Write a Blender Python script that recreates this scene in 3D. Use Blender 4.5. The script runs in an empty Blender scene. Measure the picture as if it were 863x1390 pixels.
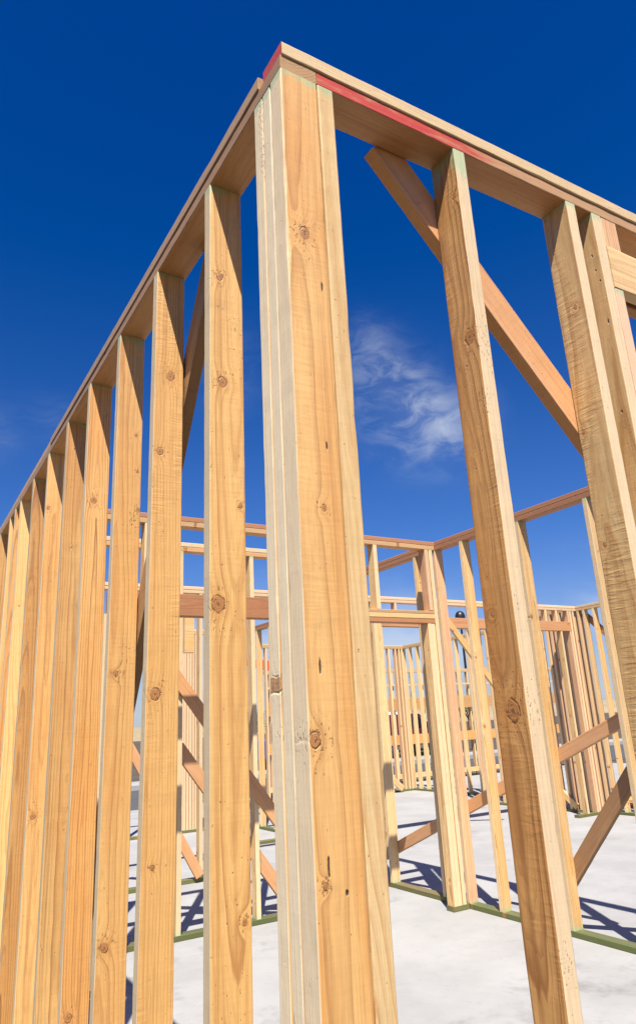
import bpy, bmesh, math, random
from mathutils import Vector, Matrix, noise

random.seed(7)
scene = bpy.context.scene
COL = scene.collection
R = math.radians
H1 = 2.8995            # top of the studs
PT = .038              # plate thickness
H2 = H1 + 2 * PT       # top of the double plate

# ------------------------------------------------------------------ node helpers
class NT:
    def __init__(self, tree):
        self.t = tree; self.n = tree.nodes; self.l = tree.links
    def _in(self, sock, v):
        if isinstance(v, bpy.types.NodeSocket): self.l.new(v, sock)
        elif v is not None: sock.default_value = v
    def new(self, kind, **kw):
        nd = self.n.new(kind)
        for k, v in kw.items(): setattr(nd, k, v)
        return nd
    def m(self, op, a, b=None, c=None, clamp=False):
        nd = self.n.new('ShaderNodeMath'); nd.operation = op; nd.use_clamp = clamp
        self._in(nd.inputs[0], a)
        if b is not None: self._in(nd.inputs[1], b)
        if c is not None: self._in(nd.inputs[2], c)
        return nd.outputs[0]
    def vm(self, op, a, b=None):
        nd = self.n.new('ShaderNodeVectorMath'); nd.operation = op
        self._in(nd.inputs[0], a)
        if b is not None: self._in(nd.inputs[1], b)
        return nd.outputs[1] if op in ('DOT_PRODUCT', 'LENGTH', 'DISTANCE') else nd.outputs[0]
    def comb(self, x, y, z):
        nd = self.n.new('ShaderNodeCombineXYZ')
        for s, v in zip(nd.inputs, (x, y, z)): self._in(s, v)
        return nd.outputs[0]
    def sep(self, v):
        nd = self.n.new('ShaderNodeSeparateXYZ'); self._in(nd.inputs[0], v); return nd.outputs
    def noise(self, v, scale=1., detail=2., rough=.5, dist=0.):
        nd = self.n.new('ShaderNodeTexNoise'); self._in(nd.inputs['Vector'], v)
        nd.inputs['Scale'].default_value = scale; nd.inputs['Detail'].default_value = detail
        nd.inputs['Roughness'].default_value = rough; nd.inputs['Distortion'].default_value = dist
        return nd.outputs
    def ss(self, v, a, b):                      # smoothstep a -> b gives 0 -> 1
        nd = self.n.new('ShaderNodeMapRange'); nd.interpolation_type = 'SMOOTHSTEP'
        self._in(nd.inputs[0], v); self._in(nd.inputs[1], a); self._in(nd.inputs[2], b)
        nd.inputs[3].default_value = 0; nd.inputs[4].default_value = 1
        return nd.outputs[0]
    def mix(self, f, a, b, mode='MIX'):
        nd = self.n.new('ShaderNodeMix'); nd.data_type = 'RGBA'; nd.blend_type = mode; nd.clamp_factor = True
        self._in(nd.inputs[0], f)
        for s, v in ((nd.inputs[6], a), (nd.inputs[7], b)):
            if isinstance(v, (tuple, list)): s.default_value = (v[0], v[1], v[2], 1)
            else: self.l.new(v, s)
        return nd.outputs[2]
    def fmix(self, f, a, b):
        nd = self.n.new('ShaderNodeMix'); nd.data_type = 'FLOAT'
        self._in(nd.inputs[0], f); self._in(nd.inputs[2], a); self._in(nd.inputs[3], b)
        return nd.outputs[0]
    def ramp(self, v, stops):
        nd = self.n.new('ShaderNodeValToRGB'); self._in(nd.inputs[0], v); cr = nd.color_ramp
        while len(cr.elements) < len(stops): cr.elements.new(.5)
        for e, (p, c) in zip(cr.elements, stops):
            e.position = p; e.color = (c, c, c, 1) if not isinstance(c, tuple) else (*c, 1)
        return nd.outputs[0]

def material(name):
    m = bpy.data.materials.new(name); m.use_nodes = True; m.node_tree.nodes.clear()
    nt = NT(m.node_tree)
    b = nt.new('ShaderNodeBsdfPrincipled'); o = nt.new('ShaderNodeOutputMaterial')
    nt.l.new(b.outputs[0], o.inputs[0])
    return m, nt, b

def mul(c, k): return tuple(v * k for v in c)

# ------------------------------------------------------------------ timber
def wood(name, base, alt, late, edge, edge_mix=.7, freq=120, contrast=.85, knots='auto', pits=(),
         half=None, green_amp=.03, red=None, chatter=.2, dirt=.0, endgrain=None, torn=.25, vary=.22, swirl=0.):
    m, nt, b = material(name)
    tc = nt.new('ShaderNodeTexCoord'); obj = tc.outputs['Object']; nrm = tc.outputs['Normal']
    x, y, z = nt.sep(obj)
    nx, ny, nz = nt.sep(nrm)
    rnd = nt.new('ShaderNodeObjectInfo').outputs['Random']
    r1 = nt.m('FRACT', nt.m('MULTIPLY', rnd, 17.13)); r2 = nt.m('FRACT', nt.m('MULTIPLY', rnd, 71.71))
    r3 = nt.m('FRACT', nt.m('MULTIPLY', rnd, 131.37)); r4 = nt.m('FRACT', nt.m('MULTIPLY', rnd, 263.9))
    off = nt.comb(nt.m('MULTIPLY', r1, 41.), nt.m('MULTIPLY', r2, 37.), nt.m('MULTIPLY', r3, 53.))
    P = nt.vm('ADD', obj, off)
    # knots
    if knots == 'auto':
        kv = nt.comb(nt.m('ADD', nt.m('MULTIPLY', x, 4.6), nt.m('MULTIPLY', r1, 90.)),
                     nt.m('ADD', nt.m('MULTIPLY', z, 3.3), nt.m('MULTIPLY', r2, 90.)), 0.)
        vo = nt.new('ShaderNodeTexVoronoi', voronoi_dimensions='2D'); nt.l.new(kv, vo.inputs['Vector'])
        vo.inputs['Scale'].default_value = 1.
        cr = nt.sep(vo.outputs['Color'])[0]
        rad = nt.m('ADD', nt.m('MULTIPLY', nt.m('POWER', cr, 3.), .058), .004)
        kd = nt.m('DIVIDE', vo.outputs['Distance'], rad)
    else:
        kd = None
        for (u, w, r) in knots:
            q = nt.m('SQRT', nt.m('ADD', nt.m('POWER', nt.m('MULTIPLY', nt.m('SUBTRACT', x, u), 1.0 / r), 2.),
                                  nt.m('POWER', nt.m('MULTIPLY', nt.m('SUBTRACT', z, w), .8 / r), 2.)))
            kd = q if kd is None else nt.m('MINIMUM', kd, q)
        if kd is None: kd = nt.m('ADD', 50., 0.)
    wob = nt.noise(nt.vm('MULTIPLY', P, (90., 90., 60.)), 1., 3., .6)[0]
    kd = nt.m('ADD', kd, nt.m('MULTIPLY', nt.m('SUBTRACT', wob, .5), .55))
    bend = nt.m('POWER', nt.m('MAXIMUM', 0., nt.m('SUBTRACT', 1., nt.m('DIVIDE', kd, 5.5))), 2.)
    # growth rings around a pith outside the board
    low = nt.noise(nt.vm('MULTIPLY', P, (4., 4., .75)), 1., 2., .5)[1]
    lx, ly, lz = nt.sep(low)
    px = nt.m('MULTIPLY', nt.m('SUBTRACT', r1, .5), .10)
    py = nt.m('MULTIPLY', nt.m('ADD', r2, .28), -.075)
    dx = nt.m('ADD', nt.m('SUBTRACT', x, px), nt.m('MULTIPLY', nt.m('SUBTRACT', lx, .5), .034))
    dy = nt.m('ADD', nt.m('SUBTRACT', y, py), nt.m('ADD', nt.m('MULTIPLY', nt.m('SUBTRACT', ly, .5), .06), nt.m('MULTIPLY', z, nt.m('MULTIPLY', nt.m('SUBTRACT', r4, .5), .036))))
    if swirl: dy = nt.m('ADD', dy, nt.m('MULTIPLY', nt.m('POWER', nt.m('MAXIMUM', 0., nt.m('SUBTRACT', .35, z)), 2.), swirl))
    rr = nt.m('SQRT', nt.m('ADD', nt.m('POWER', dx, 2.), nt.m('POWER', dy, 2.)))
    rr = nt.m('ADD', rr, nt.m('MULTIPLY', bend, .013))
    rr = nt.m('ADD', rr, nt.m('MULTIPLY', nt.m('SUBTRACT', nt.noise(nt.vm('MULTIPLY', P, (60., 60., 7.)), 1., 2., .5)[0], .5), .0035))
    ph = nt.m('ADD', nt.m('MULTIPLY', rr, freq), nt.m('MULTIPLY', r3, 9.))
    t = nt.m('FRACT', ph)
    ring = nt.ramp(t, [(0, .1), (.25, .0), (.62, .3), (.86, 1.), (.93, .85), (1., .1)])
    ring_id = nt.m('FLOOR', ph)
    rv = nt.m('FRACT', nt.m('MULTIPLY', nt.m('SINE', nt.m('MULTIPLY', ring_id, 12.9898)), 43758.5453))
    ring = nt.m('MULTIPLY', ring, nt.m('ADD', .35, nt.m('MULTIPLY', rv, .8)))
    fr = nt.m('FRACT', nt.m('MULTIPLY', rr, freq * 3.3))
    ring = nt.m('ADD', nt.m('MULTIPLY', ring, .82), nt.m('MULTIPLY', nt.ss(fr, .5, .95), .22))
    con = nt.m('MULTIPLY', nt.m('ADD', .62, nt.m('MULTIPLY', r4, .65)), contrast)
    # colours
    blot = nt.noise(nt.vm('MULTIPLY', P, (7., 7., 1.1)), 1., 4., .6)[0]
    fac = nt.m('ADD', nt.ss(blot, .32, .7), nt.m('MULTIPLY', nt.m('SUBTRACT', r4, .5), 1.25), clamp=True)
    col = nt.mix(fac, base, alt)
    col = nt.mix(nt.m('MULTIPLY', ring, con), col, late)
    streak = nt.noise(nt.vm('MULTIPLY', P, (75., 75., .9)), 1., 3., .6)[0]
    col = nt.mix(nt.m('MULTIPLY', nt.ss(streak, .50, .74), .50), col, late)
    fib = nt.noise(nt.vm('MULTIPLY', P, (480., 480., 16.)), 1., 3., .65)[0]
    saw = nt.noise(nt.vm('MULTIPLY', P, (9., 9., 210.)), 1., 2., .6)[0]
    fibv = nt.m('ADD', .67, nt.m('ADD', nt.m('MULTIPLY', fib, .52), nt.m('MULTIPLY', saw, .14)))
    # per-board brightness
    fibv = nt.m('MULTIPLY', fibv, nt.m('ADD', 1. - vary * .55, nt.m('MULTIPLY', r3, vary)))
    # knot colour
    halo = nt.m('SUBTRACT', 1., nt.ss(kd, .9, 2.6))
    col = nt.mix(nt.m('MULTIPLY', halo, .42), col, (.50, .235, .06))
    kr = nt.m('FRACT', nt.m('MULTIPLY', kd, 3.6))
    kcol = nt.mix(nt.ss(kr, .2, .95), (.44, .20, .062), (.27, .105, .03))
    kmask = nt.m('SUBTRACT', 1., nt.ss(kd, .86, 1.04))
    col = nt.mix(nt.m('MULTIPLY', kmask, .92), col, kcol)
    rim = nt.m('MULTIPLY', nt.ss(kd, .78, .95), nt.m('SUBTRACT', 1., nt.ss(kd, .97, 1.18)))
    rim = nt.m('MULTIPLY', rim, nt.ss(nt.noise(nt.vm('MULTIPLY', P, (45., 45., 45.)), 1., 2.)[0], .38, .62))
    col = nt.mix(nt.m('MULTIPLY', rim, .55), col, (.09, .04, .015))
    core = nt.m('SUBTRACT', 1., nt.ss(kd, .10, .28))
    col = nt.mix(nt.m('MULTIPLY', core, .6), col, (.08, .03, .012))
    # narrow faces: dry, dusty mill edge
    em = nt.ss(nt.m('ABSOLUTE', nx), .6, .8)
    ev = nt.noise(nt.vm('MULTIPLY', P, (120., 120., 2.2)), 1., 3., .6)[0]
    em = nt.m('MULTIPLY', em, nt.m('MULTIPLY', edge_mix, nt.m('ADD', .72, nt.m('MULTIPLY', ev, .5))), clamp=True)
    em = nt.m('MULTIPLY', em, nt.m('SUBTRACT', 1., nt.m('MULTIPLY', kmask, .8)))
    col = nt.mix(em, col, edge)
    # torn grain flecks (darker pits near knots, and a few everywhere)
    tv = nt.noise(nt.vm('MULTIPLY', P, (170., 170., 75.)), 1., 2., .55)[0]
    tarea = nt.m('ADD', nt.m('MULTIPLY', nt.m('SUBTRACT', 1., nt.ss(kd, 1.2, 5.)), .11),
                 nt.m('MULTIPLY', nt.ss(nt.noise(nt.vm('MULTIPLY', P, (9., 9., 3.2)), 1., 2.)[0], .56, .72), .07 * (torn / .25)))
    tear = nt.ss(tv, nt.m('SUBTRACT', .715, tarea), nt.m('SUBTRACT', .775, tarea))
    col = nt.mix(nt.m('MULTIPLY', nt.m('MULTIPLY', tear, nt.m('SUBTRACT', 1., nt.m('MULTIPLY', em, .8))), .5), col, mul(late, .7))
    # nail marks and splits
    pmask = None
    for (u, w, ru, rw) in pits:
        q = nt.m('SQRT', nt.m('ADD', nt.m('POWER', nt.m('MULTIPLY', nt.m('SUBTRACT', x, u), 1. / ru), 2.),
                              nt.m('POWER', nt.m('MULTIPLY', nt.m('SUBTRACT', z, w), 1. / rw), 2.)))
        q = nt.m('ADD', q, nt.m('MULTIPLY', nt.m('SUBTRACT', tv, .5), 1.6))
        q = nt.m('SUBTRACT', 1., nt.ss(q, .6, 1.2))
        pmask = q if pmask is None else nt.m('MAXIMUM', pmask, q)
    if pmask is not None: col = nt.mix(nt.m('MULTIPLY', pmask, .9), col, (.035, .018, .01))
    # grime / scuffs
    dn = nt.noise(nt.vm('MULTIPLY', P, (14., 14., 5.)), 1., 5., .7)[0]
    col = nt.mix(nt.m('MULTIPLY', nt.ss(dn, .52, .8), .16 + dirt), col, (.13, .095, .06))
    if endgrain:
        eg = nt.ss(nt.m('ABSOLUTE', nz), .6, .8)
        er = nt.mix(nt.m('MULTIPLY', ring, .75), mul(base, .8), mul(late, .8))
        col = nt.mix(eg, col, er)
    colv = nt.vm('MULTIPLY', col, nt.comb(fibv, fibv, fibv))
    col = colv
    if half:                                     # green end-sealer brushed on the cut ends
        dist = nt.m('SUBTRACT', half, nt.m('ABSOLUTE', z))
        gn = nt.noise(nt.vm('MULTIPLY', P, (34., 34., 7.)), 1., 3., .6)[0]
        lim = nt.m('ADD', .004, nt.m('MULTIPLY', nt.m('POWER', gn, 2.2), green_amp * 4))
        gm = nt.m('SUBTRACT', 1., nt.ss(dist, nt.m('MULTIPLY', lim, .45), lim))
        col = nt.mix(nt.m('MULTIPLY', nt.m('MULTIPLY', gm, nt.m('ADD', .25, gn)), .5), col, (.18, .48, .27))
    if red:
        z0, length, cap = red                    # red spray on one end
        rn = nt.noise(nt.vm('MULTIPLY', P, (50., 50., 9.)), 1., 4., .65)[0]
        if cap: rm = nt.ss(nt.m('MULTIPLY', nz, cap), .6, .8)
        else:
            q = nt.m('ADD', nt.m('DIVIDE', nt.m('SUBTRACT', z, z0), length), nt.m('MULTIPLY', nt.m('SUBTRACT', rn, .5), 1.1))
            rm = nt.m('MULTIPLY', nt.m('SUBTRACT', 1., nt.ss(q, .55, 1.05)), nt.m('SUBTRACT', 1., nt.m('MULTIPLY', nt.ss(rn, .52, .7), .65)))
            rm = nt.m('MULTIPLY', rm, nt.ss(nt.m('ABSOLUTE', nx), .5, .8))
        col = nt.mix(nt.m('MULTIPLY', rm, .86), col, (.50, .035, .04))
    nt.l.new(col, b.inputs['Base Color'])
    b.inputs['Roughness'].default_value = .56
    nt.l.new(nt.fmix(nt.ss(nt.m('ABSOLUTE', nx), .6, .8), .55, .18), b.inputs['Specular IOR Level'])
    # relief
    cn = nt.noise(nt.vm('MULTIPLY', P, (14., 14., 95.)), 1., 2., .5, .6)[0]
    carea = nt.ss(nt.noise(nt.vm('MULTIPLY', P, (10., 10., 2.4)), 1., 2.)[0], .42, .66)
    h = nt.m('MULTIPLY', ring, .00022)
    h = nt.m('ADD', h, nt.m('MULTIPLY', fib, .00034))
    h = nt.m('ADD', h, nt.m('MULTIPLY', nt.m('MULTIPLY', nt.m('MULTIPLY', cn, carea), nt.m('SUBTRACT', 1., nt.m('ABSOLUTE', nx), clamp=True)), .0026 * chatter))
    h = nt.m('SUBTRACT', h, nt.m('MULTIPLY', tear, .0013))
    h = nt.m('SUBTRACT', h, nt.m('MULTIPLY', rim, .0012))
    h = nt.m('ADD', h, nt.m('MULTIPLY', nt.noise(nt.vm('MULTIPLY', P, (30., 30., 9.)), 1., 3.)[0], .0008))
    if pmask is not None: h = nt.m('SUBTRACT', h, nt.m('MULTIPLY', pmask, .003))
    bp = nt.new('ShaderNodeBump'); bp.inputs['Strength'].default_value = 1.0; bp.inputs['Distance'].default_value = 1.
    nt.l.new(h, bp.inputs['Height']); nt.l.new(bp.outputs[0], b.inputs['Normal'])
    return m

YEL = (.71, .425, .148); TAN = (.73, .50, .235); ORA = (.65, .315, .085); PNK = (.66, .375, .20)
LAT = (.33, .140, .038); LATP = (.42, .17, .07); CRM = (.71, .565, .36); GRY = (.66, .535, .335)
SH = (H1 - PT) / 2                                   # half stud length
M = {}
M['stud_grey_edge'] = wood('stud wood, grey edge', YEL, mul(ORA, .98), LAT, GRY, .85, half=SH, green_amp=.02, vary=.36)
M['stud'] = wood('stud wood', TAN, YEL, LAT, CRM, .65, half=SH, green_amp=.03)
M['stud_pink'] = wood('pinkish stud wood', PNK, TAN, LATP, CRM, .55, half=SH, green_amp=.02)
M['pine'] = wood('pine board wood', TAN, YEL, LAT, CRM, .6)
M['pink'] = wood('pinkish board wood', PNK, TAN, LATP, CRM, .5)
M['plate'] = wood('plate wood', (.52, .30, .115), ORA, LAT, (.50, .36, .22), .55, contrast=.4, knots='auto', dirt=.06)
M['plate_rust'] = wood('reddish plate wood', (.43, .20, .095), (.36, .155, .07), (.26, .10, .04), (.36, .18, .10), .6)
M['plate_pale'] = wood('pale plate wood', TAN, CRM, LAT, (.60, .46, .28), .7)
M['header'] = wood('header wood', (.50, .25, .11), (.44, .19, .075), (.30, .11, .04), (.48, .25, .12), .5)
M['header_yellow'] = wood('yellow header wood', TAN, YEL, (.48, .24, .10), (.62, .44, .22), .6)
M['brace_pink'] = wood('brace wood', (.64, .345, .165), (.58, .29, .115), LATP, (.50, .28, .11), .5, contrast=.35)
M['brace_dirt_shade'] = wood('dirty and shaded brace wood', (.36, .20, .085), (.30, .16, .07), (.20, .09, .035), (.25, .15, .06), .5, dirt=.3)  # dark brown for aged dirt, and for shade painted in on wall A's brace
M['treated'] = wood('treated sill wood', (.09, .105, .04), (.20, .14, .065), (.08, .09, .03), (.13, .15, .05), .5, dirt=.1)

# ------------------------------------------------------------------ objects
def tag(o, label=None, cat=None, group=None, kind=None):
    if label: o['label'] = label
    if cat: o['category'] = cat
    if group: o['group'] = group
    if kind: o['kind'] = kind
    return o

def empty(name, loc, label, cat, group=None):
    o = bpy.data.objects.new(name, None); COL.objects.link(o)
    o.location = loc; o.empty_display_size = .2
    return tag(o, label, cat, group)

def board_mesh(L, W, T, near, seed, bow=.0015, wane=0.):
    me = bpy.data.meshes.new('lumber'); bm = bmesh.new()
    rad0 = .0028
    nseg = max(2, int(L / .035)) if near else 1
    cs = 3 if near else 2
    rings = []
    for i in range(nseg + 1):
        s = i / nseg; z = (s - .5) * L
        bx = by = 0.
        if near:
            e = math.sin(math.pi * s)
            bx = bow * e * 2.0 * noise.noise((seed * 3.1, z * .6, 1.3)); by = bow * e * 2. * noise.noise((seed * 7.7, z * .6, 5.1))
        ring = []
        for ci, (sx, sy, a0) in enumerate(((1, 1, 0), (-1, 1, 90), (-1, -1, 180), (1, -1, 270))):
            rd = rad0
            if near:
                w = noise.noise((seed * 1.7 + ci * 9.3, z * 2.6, ci * 3.)) + .5 * noise.noise((seed + ci * 5., z * 11., 2.))
                rd = rad0 * (1 + .5 * noise.noise((ci * 4., z * 30., seed))) + max(0, w - .34) * (.010 + wane)
                rd = min(max(rd, .0012), T * .42)
            cx = sx * (W / 2 - rd); cy = sy * (T / 2 - rd)
            for k in range(cs):
                a = R(a0 + 90 * k / (cs - 1))
                jx = jy = 0.
                if near:
                    jx = .0005 * noise.noise((z * 22., ci + k * .3, seed)); jy = .0005 * noise.noise((z * 22., ci + k * .3, seed + 50))
                ring.append(bm.verts.new((cx + rd * math.cos(a) + bx + jx, cy + rd * math.sin(a) + by + jy, z)))
        rings.append(ring)
    n = len(rings[0])
    for a, c in zip(rings, rings[1:]):
        for k in range(n):
            bm.faces.new((a[k], a[(k + 1) % n], c[(k + 1) % n], c[k]))
    bm.faces.new(list(reversed(rings[0]))); bm.faces.new(rings[-1])
    bm.to_mesh(me); bm.free()
    return me

_cnt = [0]
def place(parent, name, c, l, w, L, W, T, mat, near=False, bow=.0015, wane=0., lab=None, roll=0.):
    _cnt[0] += 1
    me = board_mesh(L, W, T, near, _cnt[0], bow, wane)
    me.materials.append(M[mat] if isinstance(mat, str) else mat)
    o = bpy.data.objects.new(name, me); COL.objects.link(o)
    l = Vector(l).normalized(); w = Vector(w); w = (w - l * w.dot(l)).normalized(); t = l.cross(w)
    mx = Matrix((w, t, l)).transposed().to_4x4()
    if roll: mx = mx @ Matrix.Rotation(roll, 4, 'Z')
    o.rotation_euler = mx.to_euler()
    o.location = Vector(c) - (parent.location if parent else Vector())
    if parent: o.parent = parent
    if lab: o['label'] = lab
    return o

AX = (Vector((1, 0, 0)), Vector((0, 1, 0)), Vector((0, 0, 1)))
def lum(parent, name, xs, ys, zs, mat, near=False, **kw):
    d = [abs(v[1] - v[0]) for v in (xs, ys, zs)]; c = [(v[1] + v[0]) / 2 for v in (xs, ys, zs)]
    o = sorted(range(3), key=lambda i: -d[i])
    return place(parent, name, c, AX[o[0]], AX[o[1]], d[o[0]], d[o[1]], d[o[2]], mat, near, **kw)

def diag(parent, p0, p1, wdir, W, T, mat, near=False, name='brace', lab=None):
    p0 = Vector(p0); p1 = Vector(p1)
    return place(parent, name, (p0 + p1) / 2, p1 - p0, wdir, (p1 - p0).length, W, T, mat, near, lab=lab)

def stud_z(t0=PT): return (t0, H1)
def jit(a=.004): return random.uniform(-a, a)

GRP = 'bare stud wall frames of the building'
# ---------------------------------------------------------------- wall A: from the corner, away to the left
WA, TA = .096, .042
A = empty('timber_frame', (WA / 2, 0, 0), 'long near timber frame whose row of studs recedes left from the tall corner post', 'timber frame', GRP)
zc = PT + SH
def K(lst): return [(u, w - zc, r) for (u, w, r) in lst]
def Pt(lst): return [(u, w - zc, a, c) for (u, w, a, c) in lst]
ktop = dict(half=SH)
post = wood('corner post wood', (.73, .445, .165), (.65, .315, .085), (.37, .165, .05), (.86, .705, .455), .85, freq=110, contrast=.5,
            knots=K([(-.005, 2.462, .012), (.006, 1.851, .006), (-.036, 1.439, .011), (-.030, 1.217, .005)]),
            pits=Pt([(.030, 2.341, .0022, .012), (-.020, 1.56, .0022, .013), (.020, 1.978, .002, .009), (-.022, 1.245, .0022, .014), (.010, 1.203, .003, .005)]),
            half=SH, green_amp=.02, vary=.05)
s1 = wood('knotty stud wood', YEL, (.67, .375, .12), (.40, .17, .045), GRY, .85, freq=95, contrast=1.2,
          knots=K([(-.012, 2.303, .012), (-.026, 1.737, .017), (-.018, 2.611, .009), (.034, 1.979, .005), (.030, 1.08, .006)]), half=SH, green_amp=.02, vary=.05)
s2 = wood('three knot stud wood', YEL, (.67, .375, .12), (.42, .19, .05), GRY, .85, contrast=.6,
          knots=K([(.004, 2.532, .014), (-.024, 2.275, .010), (-.020, 1.563, .014), (-.017, 1.129, .006)]), chatter=.7, half=SH, green_amp=.02, vary=.05)
s3 = wood('torn grain stud wood', (.68, .405, .14), (.62, .31, .088), (.40, .17, .045), GRY, .85, contrast=.8,
          knots=K([(-.022, .863, .012), (.025, 2.50, .006), (-.018, 1.65, .008), (.034, 2.36, .005), (.037, 2.22, .005)]), torn=.8, half=SH, green_amp=.05, vary=.05)
strip3 = wood('bark knotted strip wood', (.50, .39, .235), YEL, LAT, (.86, .705, .455), .9, knots=K([(-.054, 1.537, .013)]), torn=.9, half=SH, green_amp=.03, vary=.05)
strip = wood('grey strip wood', (.50, .39, .235), YEL, LAT, (.86, .705, .455), .92, knots=K([]), torn=.6, half=SH, green_amp=.03, vary=.05)
# corner post: three studs nailed together
lum(A, 'corner_stud', (0, WA), (.0, .052), stud_z(), post, True, bow=.0004, wane=.004)
lum(A, 'corner_stud', (.001, WA), (.0570, .0945), stud_z(), strip, True, bow=.0004, wane=.022)
lum(A, 'corner_stud', (0, WA), (.0962, .138), stud_z(), strip3, True, bow=.0004, wane=.010)
yA = [.424, .873, 1.299, 1.732, 2.177, 2.636, 3.083, 3.541, 3.738, 3.974, 4.437, 4.86, 5.3, 5.75, 6.2, 6.358]
sm = {0: s1, 1: s2, 2: s3}
lean = [.010, .0186, .008, -.012, -.017, -.028, -.033]
ytop = {0: .417, 1: .861, 2: 1.298, 3: 1.747, 4: 2.188, 5: 2.642}
for i, yv in enumerate(yA):
    k = lean[i] if i < len(lean) else -.03
    yc = ytop.get(i, yv) + .020; yb = yc + k * (H1 - PT); xo = jit(.002)
    p0 = Vector((.0465 + xo, yb, PT)); p1 = Vector((.0465 + xo, yc, H1))
    place(A, 'stud', (p0 + p1) / 2, p1 - p0, (1, 0, 0), (p1 - p0).length, .093, .040, sm.get(i, 'stud_grey_edge'), i < 9, bow=.0015)
M['plateA'] = wood('outer plate wood', (.55, .31, .12), (.47, .22, .075), LAT, (.40, .25, .15), .75, contrast=.4, dirt=.05, endgrain=True)
M['plateA2'] = wood('upper plate wood', (.55, .31, .12), (.47, .22, .075), LAT, (.50, .35, .22), .75, contrast=.4, endgrain=True)
lum(A, 'top_plate', (0, WA), (0, 3.36), (H1, H1 + PT), 'plateA', True, bow=.0008)
lum(A, 'top_plate', (0, WA), (3.362, 6.4), (H1, H1 + PT), 'plateA', True, bow=.0008)
lum(A, 'top_plate', (-.003, WA - .003), (WA + .012, 2.62), (H1 + PT + .0015, H2), 'plateA2', True, bow=.0008)
lum(A, 'top_plate', (.002, WA), (2.625, 6.4), (H1 + PT + .0015, H2), 'plateA2', True, bow=.0008)
lum(A, 'bottom_plate', (0, WA), (0, 6.4), (.001, PT), 'treated')
diag(A, (WA + .0205, .66, 2.885), (WA + .0205, 2.42, .06), (0, 1, .6), .092, .038, 'brace_dirt_shade', True)  # shade under the top plates is put into this brace's dark colour

# ---------------------------------------------------------------- wall B: from the corner to the right, towards us
WB, TB = .092, .040
Bw = empty('timber_frame', (.10, WB / 2, 0), 'near timber frame with red painted top plate, running right from the corner post', 'timber frame', GRP)
b1 = wood('wavy grain stud wood', (.64, .45, .22), (.60, .39, .16), (.44, .215, .065), (.66, .47, .24), .12, freq=95, contrast=1.5, knots=K([]), half=SH, green_amp=.03, vary=.05, swirl=.07)
b2 = wood('dark ringed stud wood', (.58, .315, .105), (.47, .205, .048), (.21, .07, .015), CRM, .8, freq=115, contrast=1.25,
          knots=K([(-.020, 2.347, .017), (-.006, 1.469, .019), (-.028, 2.754, .007), (.019, 1.673, .005)]), half=SH, green_amp=.10, torn=.6, chatter=.5, vary=.05)
b3 = wood('rippled stud wood', (.60, .42, .20), (.56, .36, .15), (.38, .19, .06), CRM, .8, contrast=.7,
          knots=K([(-.014, 2.554, .006), (.030, 2.189, .007), (.026, 1.868, .005)]), half=SH, green_amp=.015, chatter=1.0, vary=.05)
kg = wood('nail holed stud wood', (.60, .42, .20), (.56, .34, .14), (.36, .17, .05), CRM, .8, contrast=.7, knots=K([]),
          pits=Pt([(-.021, 2.759, .003, .005), (-.024, 2.708, .003, .004), (-.032, 2.668, .003, .004), (-.032, 2.529, .0025, .008), (-.02, 2.25, .003, .005), (.01, 2.05, .0025, .006)]), half=SH, green_amp=.03, vary=.05)
first = lum(Bw, 'stud', (.0985, .141), (.0, WB), stud_z(), b1, True, bow=.0004, wane=.003)
lum(Bw, 'stud', (.515, .515 + TB), (0, WB), stud_z(), b2, True, bow=.0006, wane=.004)
lum(Bw, 'stud', (.949, .949 + TB), (0, WB), stud_z(), b3, True, bow=.0006, wane=.004)
lum(Bw, 'king_stud', (1.063, 1.104), (0, WB), stud_z(), kg, True, bow=.0004)
HB0, HB1 = 2.650, 2.797
lum(Bw, 'cripple_stud', (1.1065, 1.178), (.002, .040), (HB1 + .001, H1), M['pink'], True, bow=.0003)
lum(Bw, 'trimmer_stud', (1.1065, 1.147), (.001, WB), (PT, HB0), wood('trimmer wood', PNK, TAN, LATP, (.66, .47, .31), .8, half=(HB0 - PT) / 2, green_amp=.02), True, bow=.0004)
lum(Bw, 'header', (1.106, 2.52), (-.001, .0375), (HB0, HB1), 'header_yellow', True, bow=.0004)
lum(Bw, 'header', (1.106, 2.52), (.0535, .0915), (HB0, HB1), 'header', True, bow=.0004)
for xx in (1.55, 2.0, 2.44): lum(Bw, 'cripple_stud', (xx, xx + TB), (0, WB), (HB1 + .001, H1), 'pine')
lum(Bw, 'trimmer_stud', (2.478, 2.518), (0, WB), (PT, HB0), 'stud')
for xx in (2.521, 2.95, 3.40): lum(Bw, 'stud', (xx, xx + TB), (0, WB), stud_z(), 'stud')
redlow = wood('red sprayed plate wood', (.55, .31, .13), (.48, .23, .085), LAT, (.50, .32, .19), .6, contrast=.4, red=(-1.77, .62, 0), dirt=.05)
redcap = wood('red ended plate wood', TAN, YEL, LAT, (.62, .46, .27), .8, contrast=.4, red=(0, 0, -1), endgrain=True)
lum(Bw, 'top_plate', (.0985, 3.63), (0, WB), (H1, H1 + PT), redlow, True, bow=.0008)
lum(Bw, 'top_plate', (.004, 3.63), (-.004, WB), (H1 + PT + .0015, H2 + .001), redcap, True, bow=.0008)
lum(Bw, 'bottom_plate', (.098, 1.15), (0, WB), (.001, PT), 'treated')
lum(Bw, 'bottom_plate', (2.478, 3.54), (0, WB), (.001, PT), 'treated')
diag(Bw, (.352, WB + .0205, 2.885 + .033 * 1.10), (1.16, WB + .0205, 2.885 - .775 * 1.10), (1, 0, .9), .092, .038, 'brace_pink', True)
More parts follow.
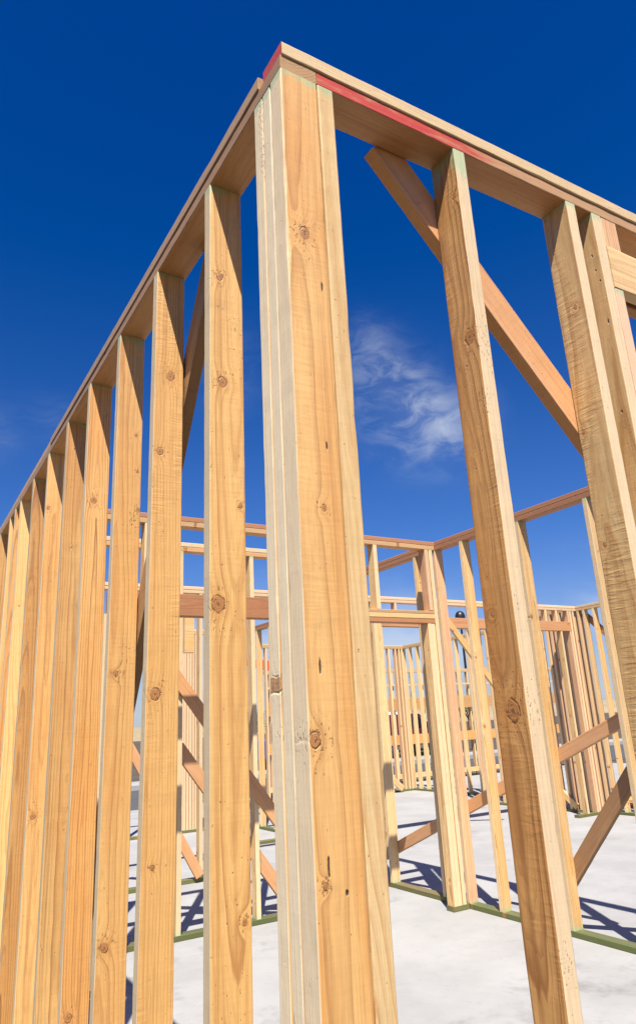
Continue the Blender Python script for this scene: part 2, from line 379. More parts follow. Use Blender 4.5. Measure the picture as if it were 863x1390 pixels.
# torn splinters on the right edge of the first stud
def splinters():
    bm = bmesh.new()
    rs = random.Random(3)
    for k in range(9):
        z = rs.uniform(-.022, .014); L = rs.uniform(.016, .040); w = rs.uniform(.0012, .003)
        x0 = .0205; y0 = rs.uniform(-.045, -.02)
        a = [bm.verts.new((y0 + s * w, -x0 - 0.0, z + d)) for s, d in ((-1, 0), (1, 0), (0, -.02))]
        tip = bm.verts.new((y0 + rs.uniform(-.004, .004), -x0 - L * .28, z + L))
        b2_ = bm.verts.new((y0, -x0 + .004, z - .012))
        for i in range(3): bm.faces.new((a[i], a[(i + 1) % 3], tip)); bm.faces.new((a[(i + 1) % 3], a[i], b2_))
    me = bpy.data.meshes.new('splinters'); bm.to_mesh(me); bm.free(); me.materials.append(b1)
    o = bpy.data.objects.new('splinters', me); COL.objects.link(o); o.parent = first
    o.location = (0, 0, 1.245 - zc)
splinters()

# ---------------------------------------------------------------- inner walls
def studsX(wall, xs, y, mat='stud', d=.089, t=.038, z=None, name='stud', near=False):
    for v in xs: lum(wall, name, (v, v + t), (y + jit(.002), y + d + jit(.002)), z or stud_z(), mat, near)
def studsY(wall, ys, x, mat='stud', d=.089, t=.038, z=None, name='stud', near=False):
    for v in ys: lum(wall, name, (x + jit(.002), x + d + jit(.002)), (v, v + t), z or stud_z(), mat, near)
def platesX(wall, x0, x1, y, bottoms, m1='plate', m2='plate_pale', d=.089):
    lum(wall, 'top_plate', (x0, x1), (y, y + d), (H1, H1 + PT), m1)
    lum(wall, 'top_plate', (x0, x1), (y + jit(.003), y + d + jit(.003)), (H1 + PT + .002, H2), m2)
    for a, c in bottoms: lum(wall, 'bottom_plate', (a, c), (y, y + d), (.001, PT), 'treated')
def platesY(wall, y0, y1, x, bottoms, m1='plate', m2='plate_pale', d=.089):
    lum(wall, 'top_plate', (x, x + d), (y0, y1), (H1, H1 + PT), m1)
    lum(wall, 'top_plate', (x + jit(.003), x + d + jit(.003)), (y0, y1), (H1 + PT + .002, H2), m2)
    for a, c in bottoms: lum(wall, 'bottom_plate', (x, x + d), (a, c), (.001, PT), 'treated')

XD, YC, YE, YG = 3.544, 3.770, 4.510, 6.36
# D: parallel to A, across the room
D = empty('timber_frame', (XD + .045, 2.4, 0), 'inner timber frame with rust brown top plate and a long pink diagonal brace', 'timber frame', GRP)
platesY(D, .10, YC - .001, XD, [(.10, YC - .001), (YC + .09, 4.92)], 'plate_rust', 'plate_rust')
lum(D, 'top_plate', (XD, XD + .089), (YC, 4.92), (H1, H1 + PT), 'plate_rust')
lum(D, 'top_plate', (XD, XD + .089), (YC + .091, 4.92), (H1 + PT + .002, H2), 'plate_rust')
studsY(D, (.12, .76, 1.41, 2.073, 2.738, 3.40), XD, near=True)
studsY(D, (3.765,), XD, 'stud_pink', near=True)
studsY(D, (4.055, 4.79), XD, near=True)
diag(D, (XD + .110, 5.45, .065), (XD + .110, 2.12, 1.395), (0, .4, 1), .092, .038, 'brace_pink', True)
diag(D, (XD + .110, 3.03, .075), (XD + .110, 1.30, 1.985), (0, 1, 1), .105, .038, 'brace_dirt_shade', True, lab='dark dirty brace sloping down to the floor')
# C
Cw = empty('timber_frame', (2.0, YC + .045, 0), 'inner timber frame with headers over two door openings, crossing behind the corner post', 'timber frame', GRP)
platesX(Cw, .10, XD - .002, YC, [(.10, .640), (2.63, 2.74), (3.38, 3.54)], 'plate', 'plate_rust')
lum(Cw, 'top_plate', (XD - .001, XD + .085), (YC + .001, YC + .088), (H1 + PT + .002, H2 + .001), 'plate_pale')
studsX(Cw, (.20,), YC)
lum(Cw, 'cripple_stud', (.872, .910), (YC, YC + .089), (2.395, H1), 'pine')
lum(Cw, 'king_stud', (.560, .598), (YC, YC + .089), stud_z(), 'stud')
lum(Cw, 'trimmer_stud', (.600, .638), (YC, YC + .089), (PT, 2.235), 'stud')
lum(Cw, 'header', (.640, 2.64), (YC - .001, YC + .037), (2.236, 2.393), 'header', True)
lum(Cw, 'header', (.640, 2.64), (YC + .050, YC + .088), (2.236, 2.393), 'header')
lum(Cw, 'trimmer_stud', (2.60, 2.638), (YC, YC + .089), (PT, 2.235), 'stud')
lum(Cw, 'king_stud', (2.642, 2.68), (YC, YC + .089), stud_z(), 'stud')
lum(Cw, 'king_stud', (2.70, 2.738), (YC, YC + .089), stud_z(), 'stud')
lum(Cw, 'cripple_stud', (2.866, 2.906), (YC, YC + .089), (2.345, H1), 'pine', True)
lum(Cw, 'header', (2.74, 3.476), (YC - .002, YC + .087), (2.236, 2.274), 'header')
lum(Cw, 'header', (2.74, 3.476), (YC - .004, YC + .085), (2.2755, 2.3135), 'header_yellow')
place(Cw, 'header', (3.10, YC + .041, 2.333), (1, 0, .004), (0, 1, .10), .74, .089, .026, 'plate')
lum(Cw, 'trimmer_stud', (3.392, 3.430), (YC, YC + .089), (PT, 2.235), 'stud', True)
lum(Cw, 'king_stud', (3.478, 3.516), (YC, YC + .089), (PT, H1), 'stud', True)
lum(Cw, 'king_stud', (3.432, 3.470), (YC + .001, YC + .09), (PT, 2.235), 'stud', True)
lum(Cw, 'cripple_stud', (3.432, 3.470), (YC, YC + .089), (2.35, H1), 'pink', True)
# E
E = empty('timber_frame', (1.4, YE + .045, 0), 'inner timber frame with crossed diagonal braces, standing on a green sill behind the left studs', 'timber frame', GRP)
platesX(E, .10, 2.78, YE, [(.10, 2.78)], 'plate', 'plate_pale')
studsX(E, (.30, .72), YE)
studsX(E, (1.398, 2.048), YE, near=True)
studsX(E, (2.55, 2.74), YE)
diag(E, (1.16, YE - .0205, 2.14), (2.55, YE - .0205, .32), (1, 0, .8), .10, .038, 'brace_pink', True)
diag(E, (1.44, YE + .110, 1.33), (2.42, YE + .110, .05), (1, 0, .8), .10, .038, 'brace_pink', True)
# G / F : one long line at y = 6.36 with a wide opening
G = empty('timber_frame', (4.2, YG + .045, 0), 'long cross timber frame with wide header opening and double top plate, beyond the inner rooms', 'timber frame', GRP)
platesX(G, .10, 8.48, YG, [(.10, 2.36), (7.9, 8.48)], 'pink', 'pink')
studsX(G, (.3, .75, 1.05), YG)
studsX(G, (2.305,), YG)
studsX(G, (4.62, 4.70), YG); studsX(G, (4.742,), YG, z=(PT, 2.585), name='trimmer_stud')
lum(G, 'header', (4.70, 8.33), (YG - .004, YG + .036), (2.59, 2.73), 'header')
lum(G, 'header', (4.74, 8.33), (YG + .050, YG + .088), (2.59, 2.73), 'header')
studsX(G, (5.00, 5.45, 5.87, 6.30, 6.75, 7.2, 7.80, 8.03), YG + .003, 'pink', d=.080, z=(2.732, H1), name='cripple_stud')
studsX(G, (8.085,), YG, z=(PT, 2.585), name='trimmer_stud'); studsX(G, (8.285, 8.335, 8.40), YG, 'stud_pink')
diag(G, (1.38, YG - .0205, 1.62), (2.30, YG - .0205, .06), (1, 0, .6), .092, .038, 'brace_pink')
diag(G, (5.72, YG - .024, 2.83), (6.75, YG - .024, 1.62), (1, 0, .8), .085, .038, 'header_yellow')
place(G, 'header', (2.19, YG + .04, 2.44), (1, 0, 0), (0, 0, 1), .11, .38, .075, 'header_yellow')
# J : right end of G coming towards us
J = empty('timber_frame', (8.52, 4.8, 0), 'side timber frame at far right, coming forward from the corner of the long cross wall', 'timber frame', GRP)
platesY(J, 2.6, 6.448, 8.482, [(2.6, 6.3)], 'plate', 'plate_pale')
studsY(J, (6.40, 6.31), 8.482, 'stud_pink'); studsY(J, (6.20, 6.02, 5.78, 5.52, 5.05, 4.6, 4.1, 3.6, 3.1), 8.482)
diag(J, (8.592, 6.30, 2.86), (8.592, 4.0, .55), (0, 1, 1), .092, .038, 'brace_dirt_shade')
diag(J, (8.592, 3.6, 1.9), (8.592, 5.7, .08), (0, 1, -1), .092, .038, 'brace_pink')
# M : beyond G
Mw = empty('timber_frame', (8.4, 7.6, 0), 'short timber frame beyond the wide header opening, with its studs side by side', 'timber frame', GRP)
platesY(Mw, 6.52, 8.75, 8.35, [(6.52, 8.75)], 'plate', 'pink')
studsY(Mw, (6.50, 6.58, 6.68, 6.77, 6.86, 7.02, 7.2, 7.4, 7.6, 7.8, 8.0, 8.25, 8.45, 8.70), 8.35, 'stud_pink')
diag(Mw, (8.33, 7.9, .95), (8.33, 6.75, .08), (0, 1, .8), .09, .036, 'header_yellow')
# H, N, I
Hw = empty('timber_frame', (4.7, 8.0, 0), 'far timber frame seen through the doorway, ending beside the doorway stud', 'timber frame', GRP)
platesX(Hw, 3.45, 5.79, 7.95, [(3.45, 5.79)])
studsX(Hw, (3.46, 4.40, 4.85, 5.3, 5.745), 7.95, 'stud_pink')
Nw = empty('timber_frame', (4.5, 9.3, 0), 'small far timber frame seen in the slot left of the corner post', 'timber frame', GRP)
platesY(Nw, 8.75, 9.88, 4.38, [(8.75, 9.88)], 'plate_rust', 'plate_rust')
studsY(Nw, (8.76, 9.2), 4.38)
Iw = empty('timber_frame', (3.0, 9.75, 0), 'far pinkish timber frame of tripled studs seen between the two nearest left studs', 'timber frame', GRP)
platesX(Iw, 1.5, 4.378, 9.79, [(1.5, 3.75)])
studsX(Iw, (1.6, 2.05, 2.5, 2.95, 3.36, 3.40, 3.445, 3.49, 3.535, 3.58, 3.625, 3.9), 9.79, 'stud_pink')
# K : far corner
K1 = empty('timber_frame', (7.3, 11.7, 0), 'distant timber frame facing us low in the doorway, its plate meeting another at a corner', 'timber frame', GRP)
platesX(K1, 5.2, 9.12, 11.65, [(5.2, 9.12)])
studsX(K1, (5.3, 5.75, 6.2, 6.65, 7.1, 7.4, 7.7, 8.0, 8.25, 8.5, 8.72, 8.9, 9.0, 9.07), 11.65, 'stud_pink')
K2 = empty('timber_frame', (9.17, 10.2, 0), 'distant side timber frame coming forward from the far corner low in the doorway', 'timber frame', GRP)
platesY(K2, 8.9, 11.74, 9.125, [(8.9, 11.74)])
studsY(K2, (11.68, 11.45, 11.2, 10.9, 10.6, 10.3, 9.95, 9.6, 9.3, 9.0), 9.125)
diag(K1, (8.15, 11.55, .55), (8.75, 11.55, .07), (1, 0, 1), .12, .036, 'plate_pale')
# L : farthest, blocked with horizontal boards
Lw = empty('timber_frame', (11, 13.2, 0), 'farthest timber frame with rows of horizontal blocking between its studs', 'timber frame', GRP)
lum(Lw, 'top_plate', (6.5, 15.6), (13.2, 13.29), (2.50, 2.58), 'plate')
lum(Lw, 'bottom_plate', (6.5, 15.6), (13.2, 13.29), (.001, PT), 'treated')
for k in range(30): lum(Lw, 'stud', (6.6 + k * .30, 6.64 + k * .30), (13.2, 13.289), (PT, 2.499), 'pine' if k % 3 else 'pink')
for z0, z1 in ((2.18, 2.22), (1.62, 1.90), (.84, 1.06), (.10, .2)):
    lum(Lw, 'blocking', (6.5, 15.6), (13.15, 13.188), (z0, z1), 'plate' if z1 - z0 > .1 else 'header_yellow')

# loose offcuts on the slab
def pile(loc, label, n, seed, rot):
    rs = random.Random(seed)
    o = empty('lumber_pile', loc, label, 'lumber pile')
    for k in range(n):
        a = rot + rs.uniform(-.12, .12)
        c = Vector(loc) + Vector((rs.uniform(-.1, .1), (k % 3 - 1) * .12 + rs.uniform(-.01, .01), .02 + (k // 3) * .041))
        place(o, 'board', c, (math.cos(a), math.sin(a), 0), (-math.sin(a), math.cos(a), 0), rs.uniform(1.2, 2.0), .089, .038, rs.choice(['pine', 'plate', 'header']))
pile((8.0, 12.6, 0), 'low pile of loose boards on the slab beside the farthest timber frame', 8, 4, .1)
pile((9.9, 6.9, 0), 'small pile of offcut boards on the slab behind the dark dirty brace', 7, 9, .8)

# ---------------------------------------------------------------- ground
def flat(name, pts, z, mat, thick=None):
    bm = bmesh.new()
    top = [bm.verts.new((x, y, z)) for x, y in pts]; bm.faces.new(top)
    if thick:
        bot = [bm.verts.new((x, y, z - thick)) for x, y in pts]; n = len(pts)
        for i in range(n): bm.faces.new((top[i], bot[i], bot[(i + 1) % n], top[(i + 1) % n]))
        bm.faces.new(list(reversed(bot)))
    me = bpy.data.meshes.new(name); bm.to_mesh(me); bm.free(); me.materials.append(mat)
    o = bpy.data.objects.new(name, me); COL.objects.link(o)
    return tag(o, kind='structure')

def concrete():
    m, nt, b = material('slab concrete')
    P = nt.new('ShaderNodeTexCoord').outputs['Object']
    n1 = nt.noise(P, 1.3, 5., .6)[0]; n2 = nt.noise(P, 11., 5., .65)[0]; n3 = nt.noise(P, 160., 3., .6)[0]
    c = nt.mix(nt.ss(n1, .3, .7), (.28, .278, .27), (.338, .335, .325))
    c = nt.mix(nt.m('MULTIPLY', nt.ss(n2, .5, .75), .35), c, (.225, .222, .215))
    st = nt.noise(nt.vm('ADD', P, (2.2, 4.1, 0.)), .9, 5., .75)[0]
    c = nt.mix(nt.m('MULTIPLY', nt.ss(st, .54, .72), .6), c, (.13, .125, .115))
    sp = nt.noise(P, 42., 2., .5)[0]
    c = nt.mix(nt.m('MULTIPLY', nt.ss(sp, .66, .74), .55), c, (.3, .2, .12))
    k = nt.m('ADD', .93, nt.m('MULTIPLY', n3, .14))
    c = nt.vm('MULTIPLY', c, nt.comb(k, k, k))
    nt.l.new(c, b.inputs['Base Color']); b.inputs['Roughness'].default_value = .7
    bp = nt.new('ShaderNodeBump'); bp.inputs['Strength'].default_value = .4; bp.inputs['Distance'].default_value = 1.
    h = nt.m('ADD', nt.m('MULTIPLY', n3, .0012), nt.m('MULTIPLY', n2, .003))
    nt.l.new(h, bp.inputs['Height']); nt.l.new(bp.outputs[0], b.inputs['Normal'])
    return m
def earth(name, c1, c2, sc):
    m, nt, b = material(name)
    P = nt.new('ShaderNodeTexCoord').outputs['Object']
    n1 = nt.noise(P, sc, 6., .65)[0]; n2 = nt.noise(P, sc * 18, 4., .7)[0]
    c = nt.mix(nt.ss(n1, .3, .7), c1, c2); k = nt.m('ADD', .8, nt.m('MULTIPLY', n2, .4))
    nt.l.new(nt.vm('MULTIPLY', c, nt.comb(k, k, k)), b.inputs['Base Color']); b.inputs['Roughness'].default_value = .9
    bp = nt.new('ShaderNodeBump'); bp.inputs['Strength'].default_value = .5; bp.inputs['Distance'].default_value = .02
    nt.l.new(n2, bp.inputs['Height']); nt.l.new(bp.outputs[0], b.inputs['Normal'])
    return m
def plain(name, c, rough=.5, metal=0., spec=.5, var=.06):
    m, nt, b = material(name)
    P = nt.new('ShaderNodeTexCoord').outputs['Object']
    n = nt.noise(P, 9., 4., .6)[0]; k = nt.m('ADD', 1 - var, nt.m('MULTIPLY', n, 2 * var))
    rgb = nt.new('ShaderNodeRGB'); rgb.outputs[0].default_value = (*c, 1)
    nt.l.new(nt.vm('MULTIPLY', rgb.outputs[0], nt.comb(k, k, k)), b.inputs['Base Color'])
    b.inputs['Roughness'].default_value = rough; b.inputs['Metallic'].default_value = metal; b.inputs['Specular IOR Level'].default_value = spec
    return m
CON = concrete()
flat('concrete_slab', [(-.03, -.03), (16.5, -.03), (16.5, 13.7), (-.03, 13.7)], 0, CON, .35)
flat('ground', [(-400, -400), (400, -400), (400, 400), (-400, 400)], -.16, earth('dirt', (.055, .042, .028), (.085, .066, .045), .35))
flat('road', [(-80, 14.6), (90, 14.6), (90, 20.4), (-80, 20.4)], -.150, earth('asphalt', (.055, .056, .06), (.075, .075, .078), .8))
flat('kerb', [(-80, 20.4), (90, 20.4), (90, 20.62), (-80, 20.62)], -.02, CON, .2)
flat('pavement', [(-80, 20.62), (90, 20.62), (90, 22.3), (-80, 22.3)], -.03, CON, .2)
def hills():
    bm = bmesh.new(); N, Mm = 60, 7; g = []
    for i in range(N + 1):
        row = []
        for j in range(Mm):
            x = -260 + i * 11; y = 120 + j * 20
            s = math.sin(math.pi * j / (Mm - 1))
            row.append(bm.verts.new((x, y, -.3 + s * (3.2 + 2.2 * noise.noise((x * .012, y * .02, 2.)) + 1.5 * noise.noise((x * .05, y * .05, 9.))))))
        g.append(row)
    for i in range(N):
        for j in range(Mm - 1): bm.faces.new((g[i][j], g[i + 1][j], g[i + 1][j + 1], g[i][j + 1]))
    me = bpy.data.meshes.new('hills'); bm.to_mesh(me); bm.free()
    me.materials.append(earth('dry hill', (.33, .25, .15), (.24, .20, .11), .05))
    for p_ in me.polygons: p_.use_smooth = True
    o = bpy.data.objects.new('hills', me); COL.objects.link(o); tag(o, kind='structure')
hills()

# ---------------------------------------------------------------- far things
BLACK = plain('black paint', (.015, .015, .017), .4)
RUB = plain('rubber', (.02, .02, .022), .8)
GLASS = plain('dark glass', (.02, .025, .03), .08)
CHROME = plain('bright metal', (.6, .6, .62), .25, 1.)
def bmobj(name, bm, mat, parent=None, smooth=False):
    me = bpy.data.meshes.new(name); bmesh.ops.recalc_face_normals(bm, faces=bm.faces[:]); bm.to_mesh(me); bm.free(); me.materials.append(mat)
    if smooth:
        for p_ in me.polygons: p_.use_smooth = True
    o = bpy.data.objects.new(name, me); COL.objects.link(o)
    if parent: o.parent = parent
    return o
def prism(bm, prof, y0, y1, inset=0., zin=None):
    a = [bm.verts.new((x, y0 + (inset if zin and z > zin else 0), z)) for x, z in prof]
    c = [bm.verts.new((x, y1 - (inset if zin and z > zin else 0), z)) for x, z in prof]
    n = len(prof); bm.faces.new(a); bm.faces.new(list(reversed(c)))
    for i in range(n): bm.faces.new((a[i], c[i], c[(i + 1) % n], a[(i + 1) % n]))
def bevel(bm, w, seg=2):
    bmesh.ops.bevel(bm, geom=[e for e in bm.edges], offset=w, segments=seg, affect='EDGES', profile=.7)
def cyl(bm, p0, p1, r0, r1, n=16):
    p0 = Vector(p0); p1 = Vector(p1); d = (p1 - p0).normalized()
    u = d.orthogonal().normalized(); v = d.cross(u)
    a = [bm.verts.new(p0 + (u * math.cos(2 * math.pi * k / n) + v * math.sin(2 * math.pi * k / n)) * r0) for k in range(n)]
    c = [bm.verts.new(p1 + (u * math.cos(2 * math.pi * k / n) + v * math.sin(2 * math.pi * k / n)) * r1) for k in range(n)]
    for k in range(n): bm.faces.new((a[k], a[(k + 1) % n], c[(k + 1) % n], c[k]))
    bm.faces.new(a); bm.faces.new(c)
def box(bm, x0, x1, y0, y1, z0, z1):
    prism(bm, [(x0, z0), (x1, z0), (x1, z1), (x0, z1)], y0, y1)

def pickup(loc, rot, paint, label, closed=False):
    o = empty('parked_van' if closed else 'parked_pickup', loc, label, 'van' if closed else 'pickup truck'); o.rotation_euler = (0, 0, rot)
    bm = bmesh.new()
    low = [(-2.65, .45), (2.6, .45), (2.68, .62), (2.66, .92), (2.5, 1.04), (1.25, 1.10), (-2.66, 1.10), (-2.68, .6)]
    prism(bm, low, -.93, .93); bevel(bm, .05); bmobj('body', bm, paint, o)
    bm = bmesh.new()
    cab = [(1.28, 1.08), (.55, 1.80), (.2, 1.86), (-2.55, 1.90), (-2.62, 1.08)] if closed else [(1.28, 1.08), (.55, 1.70), (.2, 1.75), (-.75, 1.74), (-1.0, 1.08)]
    prism(bm, cab, -.88, .88, .13, 1.3); bevel(bm, .03); bmobj('cab', bm, paint, o)
    for s in (-1, 1):
        bm = bmesh.new()
        win = [(1.0, 1.16), (.5, 1.62), (.25, 1.64), (-.68, 1.62), (-.83, 1.16)]
        for (x, z) in win: pass
        y = lambda z: s * (.885 - .13 * min(1, (z - 1.08) / .62) ** 1.0 * (1 if True else 0))
        vs = [bm.verts.new((x, s * (.893 - (.0 if z < 1.3 else .125)), z)) for x, z in win]
        bm.faces.new(vs); r_ = bmesh.ops.solidify(bm, geom=bm.faces[:], thickness=.01); bmobj('side_window', bm, GLASS, o)
        bm = bmesh.new(); cyl(bm, (2.64, s * .70, .84), (2.70, s * .70, .84), .12, .11, 12); bmobj('headlight', bm, CHROME, o)
        for wx in (1.75, -1.70):
            bm = bmesh.new(); cyl(bm, (wx, s * .74, .38), (wx, s * .95, .38), .38, .37, 24); wv = bmobj('wheel', bm, RUB, o)
            bm = bmesh.new(); cyl(bm, (wx, s * .94, .38), (wx, s * .965, .38), .23, .20, 16); bmobj('rim', bm, CHROME, wv)
    bm = bmesh.new()
    vs = [bm.verts.new(v) for v in ((1.25, -.80, 1.14), (1.25, .80, 1.14), (.60, .70, 1.70), (.60, -.70, 1.70))]
    bm.faces.new(vs); bmesh.ops.translate(bm, vec=(.03, 0, .03), verts=bm.verts[:]); bmesh.ops.solidify(bm, geom=bm.faces[:], thickness=.01); bmobj('windscreen', bm, GLASS, o)
    bm = bmesh.new(); box(bm, 2.62, 2.75, -.9, .9, .42, .58); bevel(bm, .02); bmobj('bumper', bm, CHROME, o)
    return o
pickup((13.5, 23.4, -.16), R(176), plain('blue paint', (.02, .05, .28), .25), 'blue pickup truck parked past the road, glimpsed in the slot left of the corner post')
pickup((19.2, 25.6, -.16), R(10), plain('dark red paint', (.10, .012, .010), .35), 'dark red pickup truck parked far beyond the doorway')
pickup((21.3, 29.0, -.16), R(4), plain('white paint', (.75, .75, .75), .35), 'white van parked behind the dark red pickup truck', True)

def excavator():
    ORG = plain('orange machine paint', (.62, .085, .02), .4)
    o = empty('excavator', (19.7, 31.5, -.16), 'orange excavator with raised boom, seen in the slot left of the corner post', 'excavator')
    o.rotation_euler = (0, 0, R(150))
    for s in (-1, 1):
        bm = bmesh.new(); prism(bm, [(-1.7, .1), (-1.4, 0), (1.4, 0), (1.7, .1), (1.8, .4), (1.6, .75), (-1.6, .75), (-1.8, .4)], s * 1.0 - .25, s * 1.0 + .25); bmobj('track', bm, RUB, o)
    bm = bmesh.new(); box(bm, -2.0, 1.2, -1.1, 1.1, .85, 1.7); bevel(bm, .12); bmobj('body', bm, ORG, o)
    bm = bmesh.new(); prism(bm, [(.1, 1.65), (1.2, 1.65), (1.15, 2.4), (.9, 2.75), (.1, 2.75)], .15, 1.05); bevel(bm, .04); cb = bmobj('cab', bm, ORG, o)
    bm = bmesh.new(); prism(bm, [(.2, 1.95), (1.1, 1.95), (1.05, 2.4), (.85, 2.62), (.2, 2.62)], .14, 1.06); bmobj('window', bm, GLASS, cb)
    bm = bmesh.new(); prism(bm, [(1.0, 1.5), (1.3, 1.45), (3.0, 4.2), (4.9, 4.75), (4.9, 5.05), (2.7, 4.75)], -.6, -.25); bevel(bm, .03); bmobj('boom', bm, ORG, o)
    bm = bmesh.new(); prism(bm, [(4.7, 5.1), (5.05, 5.1), (5.2, 2.6), (4.95, 2.55)], -.55, -.3); bevel(bm, .02); bmobj('arm', bm, ORG, o)
    bm = bmesh.new(); prism(bm, [(4.9, 2.7), (5.3, 2.7), (5.35, 2.1), (4.9, 1.75), (4.4, 1.9), (4.6, 2.2)], -.9, 0); bevel(bm, .03); bmobj('bucket', bm, BLACK, o)
excavator()

def street_lamp():
    loc = Vector((23.5, 25.6, -.16))
    o = empty('street_lamp', loc, 'black street lamp with a domed head, rising beyond the far timber frames', 'street lamp')
    bm = bmesh.new(); cyl(bm, (0, 0, 0), (0, 0, .8), .13, .10); cyl(bm, (0, 0, .8), (0, 0, 5.85), .07, .05); bmobj('pole', bm, BLACK, o)
    bm = bmesh.new()
    prof = [(.05, 5.80), (.12, 5.86), (.16, 5.98), (.235, 6.08), (.25, 6.16), (.235, 6.30), (.17, 6.42), (.08, 6.48), (.0, 6.50)]
    n = 20; rg = [[bm.verts.new((r * math.cos(2 * math.pi * k / n), r * math.sin(2 * math.pi * k / n), z)) for k in range(n)] for r, z in prof[:-1]]
    for a, c in zip(rg, rg[1:]):
        for k in range(n): bm.faces.new((a[k], a[(k + 1) % n], c[(k + 1) % n], c[k]))
    bm.faces.new(rg[-1]); bm.faces.new(rg[0])
    bmobj('lamp_head', bm, BLACK, o, True)
street_lamp()

LEAF = earth('leaves', (.045, .085, .025), (.09, .13, .045), 3.)
BARK = earth('bark', (.10, .07, .045), (.15, .11, .07), 6.)
def tree(loc, h, seed, label):
    rs = random.Random(seed)
    o = empty('tree', loc, label, 'tree', 'small trees by the far hill')
    bm = bmesh.new(); cyl(bm, (0, 0, 0), (.05, .02, h * .45), .12, .07, 8)
    tips = []
    for k in range(7):
        a = k * .9; e = Vector((math.cos(a) * h * .22, math.sin(a) * h * .22, h * (.6 + .05 * k)))
        cyl(bm, (.03, 0, h * (.3 + .02 * k)), e, .05, .015, 6); tips.append(e)
    bmobj('trunk', bm, BARK, o)
    bm = bmesh.new()
    for k in range(1500):
        t = rs.choice(tips); p = t + Vector((rs.gauss(0, 1), rs.gauss(0, 1), rs.gauss(0, .8))) * h * .11
        u = Vector((rs.gauss(0, 1), rs.gauss(0, 1), rs.gauss(0, 1))).normalized(); v = u.orthogonal().normalized(); s = .08
        bm.faces.new([bm.verts.new(p + u * s), bm.verts.new(p + v * s * .5), bm.verts.new(p - u * s), bm.verts.new(p - v * s * .5)])
    bmobj('crown', bm, LEAF, o)
tree((25.0, 52.5, -.16), 2.6, 1, 'small green tree in front of the far tan hill, left of the corner post')
tree((47, 52, -.16), 3.2, 2, 'small green tree far behind the wide header opening')

# ---------------------------------------------------------------- light
sd = Vector((-.27, -.488, 1.)).normalized()
el = math.asin(sd.z); az = math.atan2(sd.x, sd.y)
sun = bpy.data.lights.new('sun', 'SUN'); sun.energy = 5.0; sun.angle = R(.5); sun.color = (1., .945, .86)
so = bpy.data.objects.new('sun', sun); COL.objects.link(so); so.rotation_euler = (-sd).to_track_quat('-Z', 'Y').to_euler(); so.location = (-5, -8, 15)

w = bpy.data.worlds.new('World'); scene.world = w; w.use_nodes = True
nt = NT(w.node_tree); nt.n.clear()
sky = nt.new('ShaderNodeTexSky', sky_type='NISHITA', sun_disc=False)
sky.sun_elevation = el; sky.sun_rotation = az; sky.altitude = 300; sky.air_density = 1.0; sky.dust_density = .35; sky.ozone_density = 4.
D3 = nt.vm('NORMALIZE', nt.new('ShaderNodeTexCoord').outputs['Generated'])
dx, dy, dz = nt.sep(D3)
hs = nt.new('ShaderNodeHueSaturation'); nt.l.new(sky.outputs[0], hs.inputs['Color'])
hs.inputs['Hue'].default_value = .5; hs.inputs['Saturation'].default_value = 1.12; hs.inputs['Value'].default_value = 1.
deep = nt.vm('MULTIPLY', hs.outputs[0], (.9, .80, 1.40))
pale = nt.new('ShaderNodeHueSaturation'); nt.l.new(sky.outputs[0], pale.inputs['Color'])
pale.inputs['Saturation'].default_value = .55; pale.inputs['Value'].default_value = .80
palec = nt.vm('MULTIPLY', pale.outputs[0], (.94, 1., 1.20))
deep = nt.vm('MAXIMUM', nt.vm('SUBTRACT', nt.vm('MULTIPLY', deep, (.95, 1.2, .95)), (.47, .52, .42)), (.002, .002, .002))
skyb = nt.mix(nt.ss(dz, -.06, .24), palec, deep)
warp = nt.noise(D3, 5., 4., .6)[1]
Dw = nt.vm('ADD', D3, nt.vm('MULTIPLY', nt.vm('SUBTRACT', warp, (.5, .5, .5)), (.07, .07, .07)))
fine = nt.noise(nt.vm('MULTIPLY', Dw, (10., 16., 34.)), 1., 7., .62, .5)[0]
big = nt.noise(nt.vm('MULTIPLY', Dw, (4., 4., 9.)), 1., 4., .55)[0]
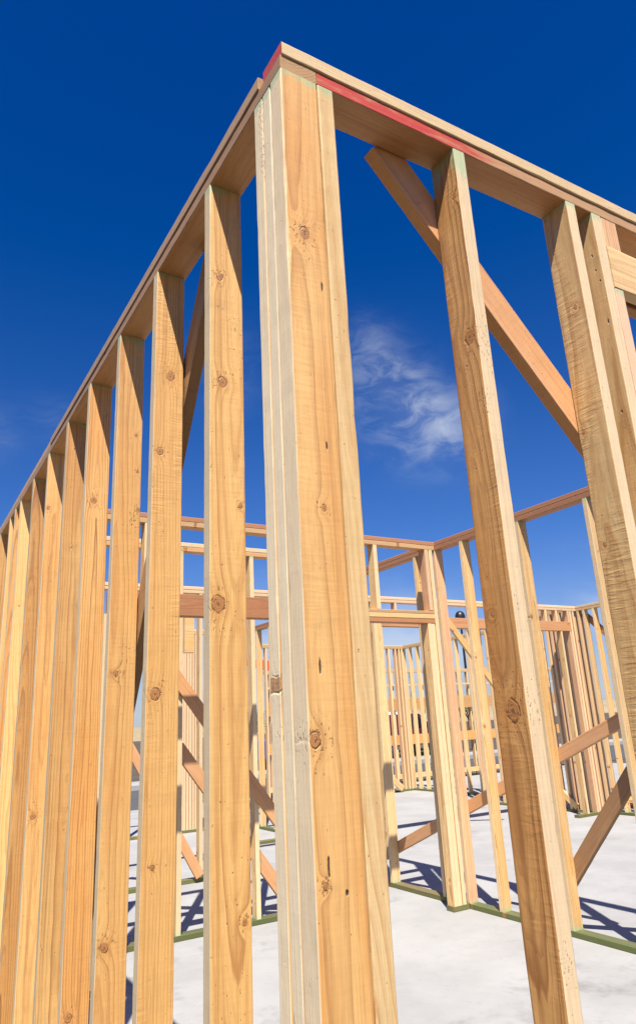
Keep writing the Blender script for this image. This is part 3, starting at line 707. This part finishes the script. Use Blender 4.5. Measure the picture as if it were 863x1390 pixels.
def blob(d, s, a):
    q = nt.m('DIVIDE', nt.vm('DISTANCE', Dw, d), s)
    return nt.m('MULTIPLY', nt.m('EXPONENT', nt.m('MULTIPLY', nt.m('POWER', q, 2.), -1.)), a)
dens = None
for d, s, a in (((.515, .71, .48), .035, .45), ((.545, .712, .44), .045, .8), ((.585, .70, .395), .05, 1.), ((.632, .677, .370), .042, .9),
                ((.36, .80, .47), .05, .2), ((.09, .923, .378), .03, .28), ((.16, .907, .391), .03, .16)):
    q = blob(d, s, a); dens = q if dens is None else nt.m('ADD', dens, q)
cl = nt.m('MULTIPLY', dens, nt.m('ADD', .12, nt.m('MULTIPLY', nt.ss(fine, .32, .74), .95)))
lowc = nt.m('MULTIPLY', nt.m('SUBTRACT', 1., nt.ss(dz, .06, .24)), nt.ss(big, .40, .68))
cl = nt.m('ADD', nt.m('MULTIPLY', cl, .46), nt.m('MULTIPLY', lowc, .55), clamp=True)
skyc = nt.mix(cl, skyb, (7.6, 8.2, 9.0))
bg = nt.new('ShaderNodeBackground'); nt.l.new(skyc, bg.inputs[0]); bg.inputs[1].default_value = .052
ow = nt.new('ShaderNodeOutputWorld'); nt.l.new(bg.outputs[0], ow.inputs[0])

# ---------------------------------------------------------------- camera
cam = bpy.data.cameras.new('camera'); co = bpy.data.objects.new('camera', cam); COL.objects.link(co)
r_ = Vector((0.8590344, -0.5094175, -0.0505334)); u_ = Vector((-0.1114478, -0.2824500, 0.9527861)); f_ = Vector((0.4996391, 0.8128443, 0.2994077))
mx = Matrix((r_, u_, -f_)).transposed().to_4x4(); mx.translation = (-.62176, -1.08797, 1.46903)
co.matrix_world = mx
cam.sensor_fit = 'AUTO'; cam.sensor_width = 36; cam.lens = 963.11 / 1390 * 36
cam.shift_x = (431.5 - 434.96) / 1390; cam.shift_y = -(695 - 676.36) / 1390
cam.clip_end = 2000; cam.clip_start = .02
scene.camera = co

scene.view_settings.view_transform = 'Standard'; scene.view_settings.look = 'None'
scene.view_settings.exposure = .94; scene.view_settings.gamma = 1; scene.view_settings.use_curve_mapping = False

scene.render.engine = 'CYCLES'
scene.cycles.diffuse_bounces = 2; scene.cycles.max_bounces = 6
